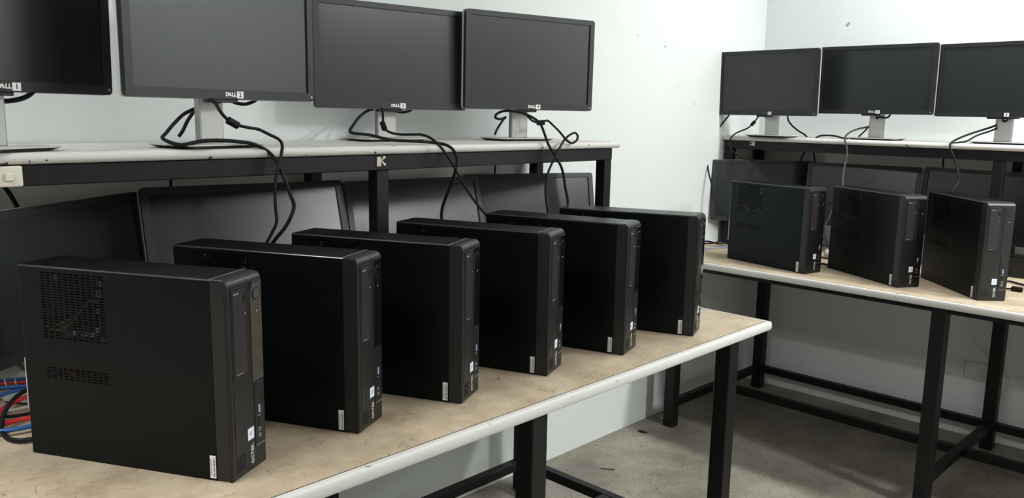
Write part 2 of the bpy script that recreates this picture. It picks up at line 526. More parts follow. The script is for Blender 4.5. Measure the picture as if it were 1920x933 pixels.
def bench(label, loc, rz, L, D, pairs, depths, axis, group=None):
    """axis 'y': front edge faces +x and the table runs to -y.  axis 'x': front edge faces -y and it runs to +x."""
    t = thing('workbench', label, 'table', loc, rz, group)
    zt, th = ZT, 0.027
    def P(u, v):                                 # u along the front edge, v depth behind the front edge
        return (-v, -u) if axis == 'y' else (u, v)
    def bx(b, u0, u1, v0, v1, z0, z1, m, r=0.0):
        a, c = P(u0, v0), P(u1, v1)
        b.box((min(a[0], c[0]), min(a[1], c[1]), z0), (max(a[0], c[0]), max(a[1], c[1]), z1), m, r, 1)
    b = MB(); bx(b, 0.004, L, 0.016, D, zt - th, zt, M_LAM); b.build('tabletop', t)
    b = MB()                                     # rounded white nosing along the front edge
    pts = rounded_edge(-0.0165, 0.0, zt - th, zt - 0.0005, 0.40)
    if axis == 'y':
        b.prism(pts, -L, 0.0, 'y', M_TRIM)
        b.box((-0.0180, -L, zt - 0.001), (-0.0160, -0.004, zt + 0.0003), M_SEAM)
    else:
        q = [(-a, z) for a, z in pts]
        b.prism(q, 0.0, L, 'x', M_TRIM)
        b.box((0.004, 0.0160, zt - 0.001), (L, 0.0180, zt + 0.0003), M_SEAM)
    b.build('edge_trim', t)
    b = MB(); bx(b, 0.0, 0.004, 0.0165, D, zt - th, zt, M_TRIM); b.build('end_band', t)
    zf = zt - th
    v0, v1 = depths
    for u in pairs:
        for v in (v0, v1):
            x, y = P(u, v)
            leg(t, x, y, zf - 0.0005)
        b = MB(); bx(b, u - 0.016, u + 0.016, v0 + 0.026, v1 - 0.026, 0.088, 0.122, M_STEEL, 0.002); b.build('cross_rail', t)
        b = MB(); bx(b, u - 0.016, u + 0.016, v0 + 0.026, v1 - 0.026, zf - 0.022, zf - 0.0005, M_STEEL, 0.002); b.build('top_rail', t)
    for a, c in zip(pairs[:-1], pairs[1:]):
        b = MB(); bx(b, a + 0.026, c - 0.026, v1 - 0.017, v1 + 0.017, 0.088, 0.122, M_STEEL, 0.002); b.build('back_rail', t)
        b = MB(); bx(b, a + 0.0165, c - 0.0165, (v0 + v1) / 2 - 0.017, (v0 + v1) / 2 + 0.017, 0.088, 0.122, M_STEEL, 0.002); b.build('middle_rail', t)
        for v in (v0, v1):
            hr = 0.013 if axis == 'y' else 0.022
            b = MB(); bx(b, a + 0.026, c - 0.026, v - 0.010, v + 0.024, zf - hr, zf - 0.0005, M_STEEL, 0.002); b.build('top_rail', t)
    return t
bench('long workbench with worn beige top carrying the row of six towers', (0.9642, -1.679, 0), 0.0068, 2.62, 0.925,
      (0.175, 1.03, 1.885, 2.45), (0.05, 0.865), 'y')
bench('workbench with worn beige top along the back wall carrying three towers', (0.0035, -0.9480, 0), -0.0117 + 0.0, 2.55, 0.912,
      (0.127, 1.215, 2.30), (0.045, 0.850), 'x')

# ---------------------------------------------------------------- raised shelves on the benches
ZS = 1.2876
def riser(label, loc, L, D, posts, depths, axis):
    t = thing('shelf_riser', label, 'shelf', loc, 0, None)
    z0, th = ZS - ZT, 0.0215
    def P(u, v):
        return (-v, -u) if axis == 'y' else (u, v)
    def bx(b, u0, u1, v0, v1, za, zb, m, r=0.0):
        a, c = P(u0, v0), P(u1, v1)
        b.box((min(a[0], c[0]), min(a[1], c[1]), za), (max(a[0], c[0]), max(a[1], c[1]), zb), m, r, 1)
    b = MB()
    pts = rounded_edge(-D, 0.0, z0, z0 + th, 0.9)
    if axis == 'y':
        b.prism(pts, -L, 0.0, 'y', M_SHELF)
    else:
        b.prism([(-a, z) for a, z in pts], 0.0, L, 'x', M_SHELF)
    b.build('shelf_board', t)
    v0, v1 = depths
    for u in posts:
        for v in (v0, v1):
            b = MB(); bx(b, u - 0.019, u + 0.019, v - 0.019, v + 0.019, 0.0, z0 - 0.041, M_STEEL, 0.002); b.build('post', t)
    for v in (v0, v1):
        b = MB(); bx(b, posts[0] - 0.02, posts[-1] + 0.02, v - 0.02, v + 0.02, z0 - 0.0405, z0 - 0.0005, M_STEEL, 0.002); b.build('long_rail', t)
    for u in posts:
        b = MB(); bx(b, u - 0.019, u + 0.019, v0 + 0.0205, v1 - 0.0205, z0 - 0.0400, z0 - 0.001, M_STEEL, 0.002); b.build('cross_rail', t)
    return t
rl = riser('white shelf on black posts above the long workbench carrying four monitors', (0.3919, -1.7168, ZT + 0.0002), 2.4, 0.385, (0.050, 0.990, 1.93), (0.030, 0.340), 'y')
rb = riser('white shelf on black posts above the back workbench carrying three monitors', (0.003, -0.3666, ZT + 0.0002), 2.4, 0.364, (0.030, 1.205, 2.36), (0.030, 0.325), 'x')
# small fittings screwed to the front rails
b = MB(); b.box((0, -0.022, -0.019), (0.009, 0.022, 0.019), M_IVORY, 0.003); b.box((0.009, -0.008, -0.008), (0.014, 0.006, 0.006), M_IVORY, 0.002)
b.build('cable_clip', rl, Matrix.Translation((-0.0095, -1.835, ZS - ZT - 0.021)))
b = MB(); b.box((0, -0.013, -0.014), (0.003, 0.001, 0.010), M_BRASS, 0.0005)
for dy, dz in ((0.006, 0.009), (0.007, -0.009)):
    b.tube([(0.002, 0.0, 0.0), (0.006, dy * 0.6, dz * 0.6), (0.007, dy, dz)], 0.002, M_IVORY, 6)
    b.cyl((0.007, dy, dz), 0.0032, 0.004, M_IVORY, 'x', 8)
b.build('latch_plate', rl, Matrix.Translation((-0.0098, -0.998, ZS - ZT - 0.016)))
b = MB(); b.box((-0.001, 0.0, -0.010), (0.014, 0.003, 0.010), M_BRASS, 0.0005)
for dz in (0.006, -0.006):
    b.cyl((-0.006, -0.001, dz), 0.0032, 0.006, M_IVORY, 'y', 8)
b.build('latch_plate', rb, Matrix.Translation((0.155, 0.0065, ZS - ZT - 0.012)))
# ---------------------------------------------------------------- computer tower
CW, CH, CD = 0.0965, 0.342, 0.4114
def make_tower():
    t = thing('computer_tower', 'x', 'computer', (0, 0, 0), 0, 'black slim computer towers')
    BX = -0.031                                   # seam between the steel cover and the plastic front
    H, W, r = CH, CW, 0.003
    # steel cover: U-shaped wrap with slotted near side
    b = MB()
    def rect(x0, x1, z0, z1):
        b.quad([(x0, 0, z0), (x1, 0, z0), (x1, 0, z1), (x0, 0, z1)], M_CASE)
    x0, x1 = -CD, BX
    va, vb = -0.368, -0.236
    rect(x0, va, 0, H - r); rect(vb, x1, 0, H - r)
    rect(va, vb, 0, 0.143); rect(va, vb, 0.165, 0.215); rect(va, vb, 0.333, H - r)
    def slots(z0, z1, nz, nx):
        dz, dx = (z1 - z0) / nz, (vb - va) / nx
        for i in range(nz + 1):
            hw = 0.00125
            zc = z0 + i * dz
            b.box((va, 0, max(zc - hw, z0)), (vb, 0.001, min(zc + hw, z1)), M_CASE)
        for i in range(nx + 1):
            hw = 0.0016
            xc = va + i * dx
            b.box((max(xc - hw, va), 0, z0), (min(xc + hw, vb), 0.001, z1), M_CASE)
    slots(0.215, 0.333, 25, 11)
    slots(0.143, 0.165, 5, 11)
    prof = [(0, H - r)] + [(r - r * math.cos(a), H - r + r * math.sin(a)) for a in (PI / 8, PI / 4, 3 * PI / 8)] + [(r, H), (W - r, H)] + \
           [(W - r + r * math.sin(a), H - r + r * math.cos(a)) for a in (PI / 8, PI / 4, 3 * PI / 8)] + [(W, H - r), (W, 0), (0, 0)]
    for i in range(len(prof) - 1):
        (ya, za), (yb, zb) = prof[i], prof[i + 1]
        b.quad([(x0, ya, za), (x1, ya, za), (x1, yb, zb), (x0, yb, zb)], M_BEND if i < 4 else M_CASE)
    bmesh.ops.remove_doubles(b.bm, verts=b.bm.verts, dist=1e-5)
    b.build('steel_cover', t)
    # rear panel
    b = MB(); b.box((-CD - 0.0008, 0.001, 0.002), (-CD + 0.001, W - 0.001, H - 0.001), M_ZINC)
    b.box((-CD - 0.0022, 0.002, 0.17), (-CD - 0.0008, 0.05, 0.32), M_ZINC)
    b.box((-CD - 0.0030, 0.0, 0.080), (-CD - 0.0008, 0.0015, 0.175), M_ZINC)
    b.cyl((-CD - 0.0015, 0.05, 0.08), 0.03, 0.0015, M_DARK, 'x', 20)
    b.build('rear_panel', t)
    # innards that show through the slots
    b = MB()
    b.box((-0.385, 0.074, 0.02), (-0.20, 0.076, 0.335), M_PCB)
    b.box((-0.40, 0.030, 0.24), (-0.385, 0.075, 0.335), M_ZINC)
    b.box((-0.345, 0.045, 0.255), (-0.300, 0.073, 0.29), M_DARK, 0.003)
    for (x, z, s) in ((-0.338, 0.321, 0.010), (-0.253, 0.300, 0.012), (-0.250, 0.318, 0.010), (-0.328, 0.235, 0.012), (-0.250, 0.220, 0.009), (-0.325, 0.222, 0.012), (-0.256, 0.270, 0.008)):
        b.box((x - s / 2, 0.004, z - s / 2), (x + s / 2, 0.022, z + s / 2), M_ZINC, 0.001, 1)
    for (x, z) in ((-0.31, 0.226), (-0.29, 0.224), (-0.27, 0.226), (-0.262, 0.236)):
        b.cyl((x, 0.02, z), 0.005, 0.03, M_ZINC, 'y', 10)
    b.tube([(-0.365, 0.004, 0.234), (-0.35, 0.0035, 0.238), (-0.335, 0.003, 0.243), (-0.32, 0.003, 0.249), (-0.305, 0.008, 0.257)], 0.0018, M_GOLD, 6)
    b.tube([(-0.36, 0.006, 0.228), (-0.34, 0.005, 0.230), (-0.318, 0.004, 0.240), (-0.30, 0.01, 0.262), (-0.28, 0.012, 0.283), (-0.255, 0.005, 0.285)], 0.0016, M_GOLD, 6)
    b.tube([(-0.33, 0.004, 0.16), (-0.315, 0.004, 0.156), (-0.305, 0.004, 0.150), (-0.295, 0.006, 0.146)], 0.0015, M_CABR, 6)
    b.tube([(-0.36, 0.008, 0.15), (-0.34, 0.005, 0.160), (-0.31, 0.006, 0.150), (-0.285, 0.008, 0.148)], 0.0013, M_GOLD, 6)
    b.build('circuit_board', t)
    # plastic front bezel
    b = MB()
    R = 0.013
    pr = [(BX, H + 0.0005), (-R, H + 0.0005)] + [(-R + R * math.sin(a), H + 0.0005 - R + R * math.cos(a)) for a in [PI / 2 * k / 7 for k in range(1, 8)]] + [(0, 0.003), (-0.003, 0), (BX, 0)]
    t2 = bmesh.new()
    A = [t2.verts.new((x, 0, z)) for x, z in pr]
    B = [t2.verts.new((x, W, z)) for x, z in pr]
    t2.faces.new(A); t2.faces.new(B[::-1])
    for i in range(len(pr)):
        t2.faces.new((A[i], B[i], B[(i + 1) % len(pr)], A[(i + 1) % len(pr)]))
    bmesh.ops.recalc_face_normals(t2, faces=t2.faces)
    ed = [e for e in t2.edges if all(abs(v.co.y) < 1e-6 or abs(v.co.y - W) < 1e-6 for v in e.verts) and abs(e.verts[0].co.y - e.verts[1].co.y) < 1e-6 and not all(abs(v.co.x - BX) < 1e-6 for v in e.verts)]
    bmesh.ops.bevel(t2, geom=ed, offset=0.0028, segments=3, profile=0.5, affect='EDGES')
    b._add(t2, M_BEZ)
    for f in b.bm.faces:
        f.smooth = False
    b.box((-0.0062, -0.0002, 0.0), (-0.0052, 0.002, 0.322), M_DARK)
    b.box((BX - 0.0006, -0.0002, 0.0), (BX, W + 0.0002, H - 0.003), M_DARK)
    b.box((BX - 0.0008, 0.0, H - 0.0005), (BX + 0.0003, W, H + 0.0008), M_SILVD)
    b.build('front_bezel', t)
    # optical drive front
    b = MB(); b.box((-0.002, 0.0070, 0.1705), (0.0003, 0.0520, 0.3270), M_DARK)
    b.box((-0.002, 0.0078, 0.1712), (0.0009, 0.0512, 0.3262), M_BEZ, 0.0004, 1)
    b.box((-0.001, 0.0110, 0.1770), (0.0012, 0.0480, 0.3215), M_DARK)
    b.box((-0.001, 0.0116, 0.1776), (0.0018, 0.0474, 0.3208), M_DRIVE, 0.0005, 1)
    dr = b.build('optical_drive', t)
    b = MB(); b.box((0.001, 0.0140, 0.3150), (0.0024, 0.0280, 0.3170), M_SILVD); b.box((0.001, 0.0160, 0.1800), (0.0023, 0.0330, 0.1812), M_SILVD)
    b.build('light_strip', dr)
    b = MB(); b.box((0.001, 0.0400, 0.2990), (0.0026, 0.0450, 0.3110), M_DARK, 0.0006, 1); b.build('eject_button', dr)
    b = MB(); b.cyl((0.0022, 0.0445, 0.2795), 0.0012, 0.001, M_SILV, 'x', 8); b.build('drive_led', dr)
    # glossy strip with power button
    b = MB(); b.box((-0.002, 0.0610, 0.1550), (0.0011, 0.0945, 0.3290), M_GLOSS, 0.0006, 1)
    gl = b.build('gloss_panel', t)
    b = MB(); b.cyl((0.0014, 0.0785, 0.3060), 0.0108, 0.0014, M_BEZ, 'x', 28); b.cyl((0.0018, 0.0785, 0.3060), 0.0088, 0.0012, M_GLOSS, 'x', 28)
    b.build('power_button', gl)
    b = MB(); b.cyl((0.0012, 0.0785, 0.2760), 0.0014, 0.001, M_SILV, 'x', 8); b.build('power_led', gl)
    # port panel
    b = MB(); b.box((-0.002, 0.0640, 0.0390), (0.0005, 0.0945, 0.1540), M_DARK); b.box((-0.001, 0.0656, 0.0410), (0.0010, 0.0930, 0.1525), M_BEZ, 0.0005, 1)
    b.box((0.0003, 0.0660, 0.0395), (0.0018, 0.0925, 0.0405), M_SILVD)
    pp = b.build('port_panel', t)
    b = MB(); b.box((0.0, 0.0735, 0.0930), (0.0016, 0.0825, 0.1130), M_DARK); b.box((0.0012, 0.0745, 0.0975), (0.0021, 0.0765, 0.1115), M_PALE); b.box((0.0012, 0.0765, 0.0955), (0.0020, 0.0815, 0.1115), M_BLUE)
    b.box((0.0012, 0.0715, 0.0915), (0.0022, 0.0790, 0.0930), M_ZINC)
    b.build('usb_port', pp)
    b = MB(); b.box((0.0, 0.0725, 0.0735), (0.0014, 0.0770, 0.0890), M_DARK); b.build('usb_port', pp)
    for z in (0.0665, 0.0560):
        b = MB(); b.cyl((0.0012, 0.0775, z), 0.0032, 0.0016, M_ZINC, 'x', 14); b.cyl((0.0022, 0.0775, z), 0.0018, 0.0006, M_DARK, 'x', 10); b.build('audio_jack', pp)
    # blank cover outline on the lower front, speaker holes
    b = MB(); b.box((-0.001, 0.0080, 0.0425), (0.0003, 0.0345, 0.1510), M_DARK); b.box((-0.001, 0.0084, 0.0428), (0.0006, 0.0340, 0.1506), M_BEZ)
    b.build('blank_cover', t)
    b = MB()
    for i in range(6):
        for j in range(6):
            b.cyl((0.0002, 0.0095 + i * 0.0048, 0.014 + j * 0.0046), 0.0014, 0.0008, M_DARK, 'x', 8)
    b.build('speaker_holes', t)
    # stickers and lettering
    b = MB(); b.box((0.0, 0.0415, 0.0565), (0.0006, 0.0600, 0.0785), M_BLUE); b.box((0.0003, 0.0423, 0.0578), (0.0009, 0.0600, 0.0780), M_PALE)
    st = b.build('processor_sticker', t)
    me = text_mesh('i7', 0.009, M_BLUE, 0.0)
    merged_text([(me, Matrix.Identity(4))], 'sticker_print', st, on_face_x(0.0010, 0.0512, 0.0677, 0))
    me = text_mesh('OCTEK', 0.0108, M_LOGO, 0.00015)
    merged_text([(me, Matrix.Identity(4))], 'brand_lettering', t, on_face_x(0.0003, 0.0552, 0.0300, PI / 2))
    b = MB(); b.box((-0.0450, -0.0004, 0.0040), (-0.0338, 0.0, 0.0435), M_PAPER)
    lb = b.build('barcode_label', t)
    b = MB(); z = 0.0065
    while z < 0.0405:
        hgt = rnd.choice((0.0004, 0.0007, 0.0011)); b.box((-0.0388, -0.0006, z), (-0.0355, -0.0003, z + hgt), M_INK); z += hgt + rnd.choice((0.0005, 0.0008, 0.0012))
    for x in (-0.0438, -0.0424):
        b.box((x, -0.0006, 0.008), (x + 0.0005, -0.0003, 0.038), M_INK)
    b.build('label_print', lb)
    return t

TOWERS = [
 ((0.872, -3.383), 0.501, 'black slim tower nearest the camera, first of six on the long bench'),
 ((0.840, -3.110), 0.468, 'second of six black towers from the left on the long bench'),
 ((0.8525, -2.8564), 0.445, 'third of six black towers from the left on the long bench'),
 ((0.8517, -2.5833), 0.367, 'fourth of six black towers from the left on the long bench'),
 ((0.8723, -2.3104), 0.300, 'fifth of six black towers from the left on the long bench'),
 ((0.8941, -2.0127), 0.373, 'black tower farthest right of the six, nearest the end of the long bench'),
]
BACK = [
 ((0.6897, -0.8601), -1.337, 'black tower on the back bench nearest the corner, its side vents in view'),
 ((1.0410, -0.8473), -1.0406, 'middle one of the three black towers on the back bench'),
 ((1.3113, -0.8571), -0.7578, 'rightmost of the three black towers on the back bench'),
]
tower0 = make_tower()
first = True
for i, ((x, y), a, lab) in enumerate(TOWERS + BACK):
    rz = a if i < 6 else math.atan2(-math.cos(a), math.sin(-a))
    o = tower0 if i == 0 else copy_tree(tower0)
    o.location = (x, y, ZT + 0.0004)
    o.rotation_euler = (0, 0, rz)
    o['label'] = lab
    o['group'] = 'black towers in a row on the long bench' if i < 6 else 'black towers on the back bench'

# ---------------------------------------------------------------- monitors
MW, MH = 0.4965, 0.2937
def rrect(w_, h_, r, n=4, cx=0.0, cz=0.0):
    pts = []
    for qx, qz, a0 in ((1, -1, -PI / 2), (1, 1, 0), (-1, 1, PI / 2), (-1, -1, PI)):
        for k in range(n + 1):
            a = a0 + PI / 2 * k / n
            pts.append((cx + qx * (w_ / 2 - r) + r * math.cos(a), cz + qz * (h_ / 2 - r) + r * math.sin(a)))
    return pts
def ring(b, outer, inner, x0, x1, m):
    """frame between two outlines of equal point count, from x0 (back) to x1 (front)"""
    n = len(outer)
    bm = b.bm; i = b.mi(m)
    V = [[bm.verts.new((x, p[0], p[1])) for p in pts] for x, pts in ((x0, outer), (x1, outer), (x1, inner), (x0, inner))]
    for k in range(4):
        a, c = V[k], V[(k + 1) % 4]
        for q in range(n):
            f = bm.faces.new((a[q], a[(q + 1) % n], c[(q + 1) % n], c[q])); f.material_index = i

def panel_meshes():
    """meshes in panel space: x forward, y right, z up from the bottom front edge"""
    cz = MH / 2
    out = {}
    b = MB()
    o = rrect(MW, MH, 0.009, 4, 0, cz)
    inn = rrect(MW - 0.034, MH - 0.034, 0.0012, 4, 0, cz + 0.002)
    ring(b, o, inn, -0.014, 0.0, M_MBEZ)
    inn2 = rrect(MW - 0.036, MH - 0.036, 0.001, 4, 0, cz + 0.002)
    ring(b, inn, inn2, -0.014, -0.0008, M_MBEZ)
    bmesh.ops.recalc_face_normals(b.bm, faces=b.bm.faces)
    out['bezel'] = b
    b = MB(); b.box((-0.008, -MW / 2 + 0.0175, 0.0195), (-0.0042, MW / 2 - 0.0175, MH - 0.0155), M_SCR); out['screen'] = b
    b = MB(); b.prism(rrect(MW + 0.0028, MH + 0.0028, 0.010, 4, 0, cz), -0.0215, -0.0142, 'x', M_SILV); out['silver_rim'] = b
    b = MB()
    b.prism(rrect(MW - 0.004, MH - 0.004, 0.009, 4, 0, cz), -0.027, -0.0217, 'x', M_LIP)
    b.box((-0.042, -0.14, 0.045), (-0.027, 0.14, MH - 0.05), M_LIP, 0.008, 2)
    out['rear_shell'] = b
    return out

def make_monitor():
    """a root at the stand column with parts; the panel parts are placed by pose_panel"""
    t = thing('monitor', 'x', 'monitor')
    # base plate: silver top, dark undercut
    b = MB()
    top = rrect(0.150, 0.215, 0.022, 4, -0.005, 0)
    mid = rrect(0.150, 0.215, 0.022, 4, -0.005, 0)
    low = rrect(0.126, 0.182, 0.018, 4, -0.006, 0)
    def loft(A, za, B, zb, m):
        i = b.mi(m); bm = b.bm; n = len(A)
        va = [bm.verts.new((p[0], p[1], za)) for p in A]; vb = [bm.verts.new((p[0], p[1], zb)) for p in B]
        for q in range(n):
            f = bm.faces.new((va[q], va[(q + 1) % n], vb[(q + 1) % n], vb[q])); f.material_index = i
        return va, vb
    va, vb = loft(low, 0.0, mid, 0.0065, M_LIP)
    f = b.bm.faces.new(va[::-1]); f.material_index = b.mi(M_LIP)
    va, vb = loft(mid, 0.0065, top, 0.0090, M_SILV)
    f = b.bm.faces.new(vb); f.material_index = b.mi(M_SILV)
    b.build('stand_base', t)
    b = MB(); b.box((-0.010, -0.030, 0.009), (0.010, 0.030, 0.150), M_SILV, 0.002, 1)
    b.box((-0.0085, -0.0312, 0.009), (0.0085, -0.0298, 0.150), M_SILVD); b.box((-0.0085, 0.0298, 0.009), (0.0085, 0.0312, 0.150), M_SILVD)
    b.build('stand_column', t)
    parts = {k: v.build(k, t) for k, v in panel_meshes().items()}
    for dz in (0.052, 0.064, 0.076, 0.088):
        b = MB(); b.box((-0.0005, MW / 2 - 0.0125, dz), (0.0012, MW / 2 - 0.0075, dz + 0.004), M_LIP, 0.0004, 1); b.build('menu_button', parts['bezel'])
    b = MB(); b.cyl((0.0003, MW / 2 - 0.0085, 0.010), 0.0030, 0.0016, M_SILVD, 'x', 14); b.build('power_button', parts['bezel'])
    b = MB(); b.box((-0.030, -0.05, -0.008), (-0.012, 0.03, 0.001), M_LIP, 0.002, 1); b.build('port_block', t); 
    return t

LOGO = None
def add_logo(bez, silver=True):
    global LOGO
    if LOGO is None:
        mats_ = M_LOGO
        parts = []
        d = text_mesh('D', 0.0118, mats_, 0.0005); l = text_mesh('L', 0.0118, mats_, 0.0005); e = text_mesh('E', 0.0108, mats_, 0.0004)
        X = (-0.0100, -0.0025, 0.0048, 0.0112)
        parts = [(d, Matrix.Translation((X[0], 0, 0))), (e, Matrix.Translation((X[1], 0, 0)) @ Matrix.Rotation(0.6, 4, 'Z')),
                 (l, Matrix.Translation((X[2], 0, 0))), (l, Matrix.Translation((X[3], 0, 0)))]
        LOGO = merged_text(parts, 'brand_logo', bez, on_face_x(0.0004, 0.0, 0.0095))
        return LOGO
    o = LOGO.copy(); COL.objects.link(o); o.parent = bez; o.matrix_parent_inverse = Matrix.Identity(4)
    o.matrix_local = on_face_x(0.0004, 0.0, 0.0095)
    return o
def add_number(bez, txt):
    b = MB(); b.box((0.0, 0.0160, 0.0022), (0.0008, 0.0335, 0.0168), M_PAPER)
    s = b.build('number_label', bez)
    me = text_mesh(txt, 0.0135, M_INK, 0.0003)
    merged_text([(me, Matrix.Identity(4))], 'printed_digit', s, on_face_x(0.0010, 0.0248, 0.0095))

def pose(t, P, base, a, tilt, zfloor, off):
    """P = bottom front centre of the panel"""
    n = Vector((math.cos(base + a), math.sin(base + a), 0))
    P = Vector(P)
    root = P - n * off
    t.location = (root.x, root.y, zfloor + 0.0004)
    t.rotation_euler = (0, 0, base + a)
    T = Matrix.Translation((off, 0, P.z - zfloor)) @ Matrix.Rotation(-tilt, 4, 'Y')
    for c in t.children:
        if c.name.split('.')[0] in ('bezel', 'screen', 'silver_rim', 'rear_shell', 'port_block'):
            c.matrix_local = T

ZSH = ZS + 0.0217
UP = [  # bottom centre, base angle, yaw, tilt, shelf height, number, logo, label, group
 ((0.365, -3.542, 1.419), 0, 0.43, -0.02, ZSH, '1', True, 'monitor labelled 1, cut off at the left edge, on the long shelf', 'monitors on the long shelf'),
 ((0.383, -3.114, 1.416), 0, 0.225, 0.0, ZSH, '2', True, 'monitor labelled 2 on the shelf above the long bench', 'monitors on the long shelf'),
 ((0.1600, -2.494, 1.403), 0, -0.137, 0.014, ZSH, '3', True, 'monitor labelled 3 on the shelf above the long bench', 'monitors on the long shelf'),
 ((0.2720, -2.035, 1.409), 0, -0.202, -0.010, ZSH, '4', True, 'monitor labelled 4 at the right end of the shelf above the long bench', 'monitors on the long shelf'),
 ((0.2420, -0.418, 1.409), -PI / 2, -0.040, -0.032, ZSH, '1', True, 'leftmost monitor on the shelf along the back wall, beside the corner', 'monitors on the back shelf'),
 ((0.6780, -0.286, 1.4225), -PI / 2, 0.010, -0.02, ZSH, '2', True, 'middle monitor on the shelf along the back wall, labelled 2', 'monitors on the back shelf'),
 ((1.1700, -0.264, 1.417), -PI / 2, -0.046, -0.019, ZSH, '3', False, 'monitor labelled 3 on the back wall shelf, cut off at the right edge', 'monitors on the back shelf'),
]
LOW = [
 ((0.245, -3.393, 0.904), 0, 0.588, 0.124, 'blank monitor under the shelf behind the nearest tower, cut off at the left edge', 0),
 ((0.325, -3.017, 0.937), 0, -0.142, 0.313, 'monitor under the shelf with a pale reflection on its screen', 0),
 ((0.169, -2.375, 0.908), 0, -0.095, 0.27, 'dark monitor under the shelf, right of the front shelf post', 0),
 ((0.168, -1.884, 0.901), 0, -0.38, 0.199, 'rightmost monitor under the long shelf, next to the end post', 0),
 ((0.191, -0.282, 0.901), -PI / 2, 0.809, 0.09, 'turned monitor under the back shelf in the corner of the room', 1),
 ((0.611, -0.185, 0.903), -PI / 2, 0.125, 0.15, 'monitor under the back shelf behind the first and middle towers', 1),
 ((1.098, -0.190, 0.905), -PI / 2, -0.239, 0.095, 'monitor under the back shelf behind the rightmost tower', 1),
]
M_WORN = mat('worn_logo', (0.07, 0.07, 0.07), 0.5, var=(60, 0.2))
mon0 = make_monitor()
copies = [mon0] + [copy_tree(mon0) for _ in range(13)]
for i, (P, base, a, tl, zf, num, lg, lab, grp) in enumerate(UP):
    o = copies[i]
    pose(o, P, base, a, tl, zf, {0.16: 0.060, 0.365: 0.050}.get(P[0], 0.075))
    o['label'] = lab; o['group'] = grp
    bez = [c for c in o.children if c.name.startswith('bezel')][0]
    if lg:
        lo_ = add_logo(bez)
        if i == 4:
            lo_.data = lo_.data.copy(); lo_.data.materials[0] = M_WORN
    add_number(bez, num)
for i, (P, base, a, tl, lab, g) in enumerate(LOW):
    o = copies[7 + i]
    pose(o, P, base, a, tl, ZT, 0.055)
    o['label'] = lab; o['group'] = ('monitors under the long shelf', 'monitors under the back shelf')[g]

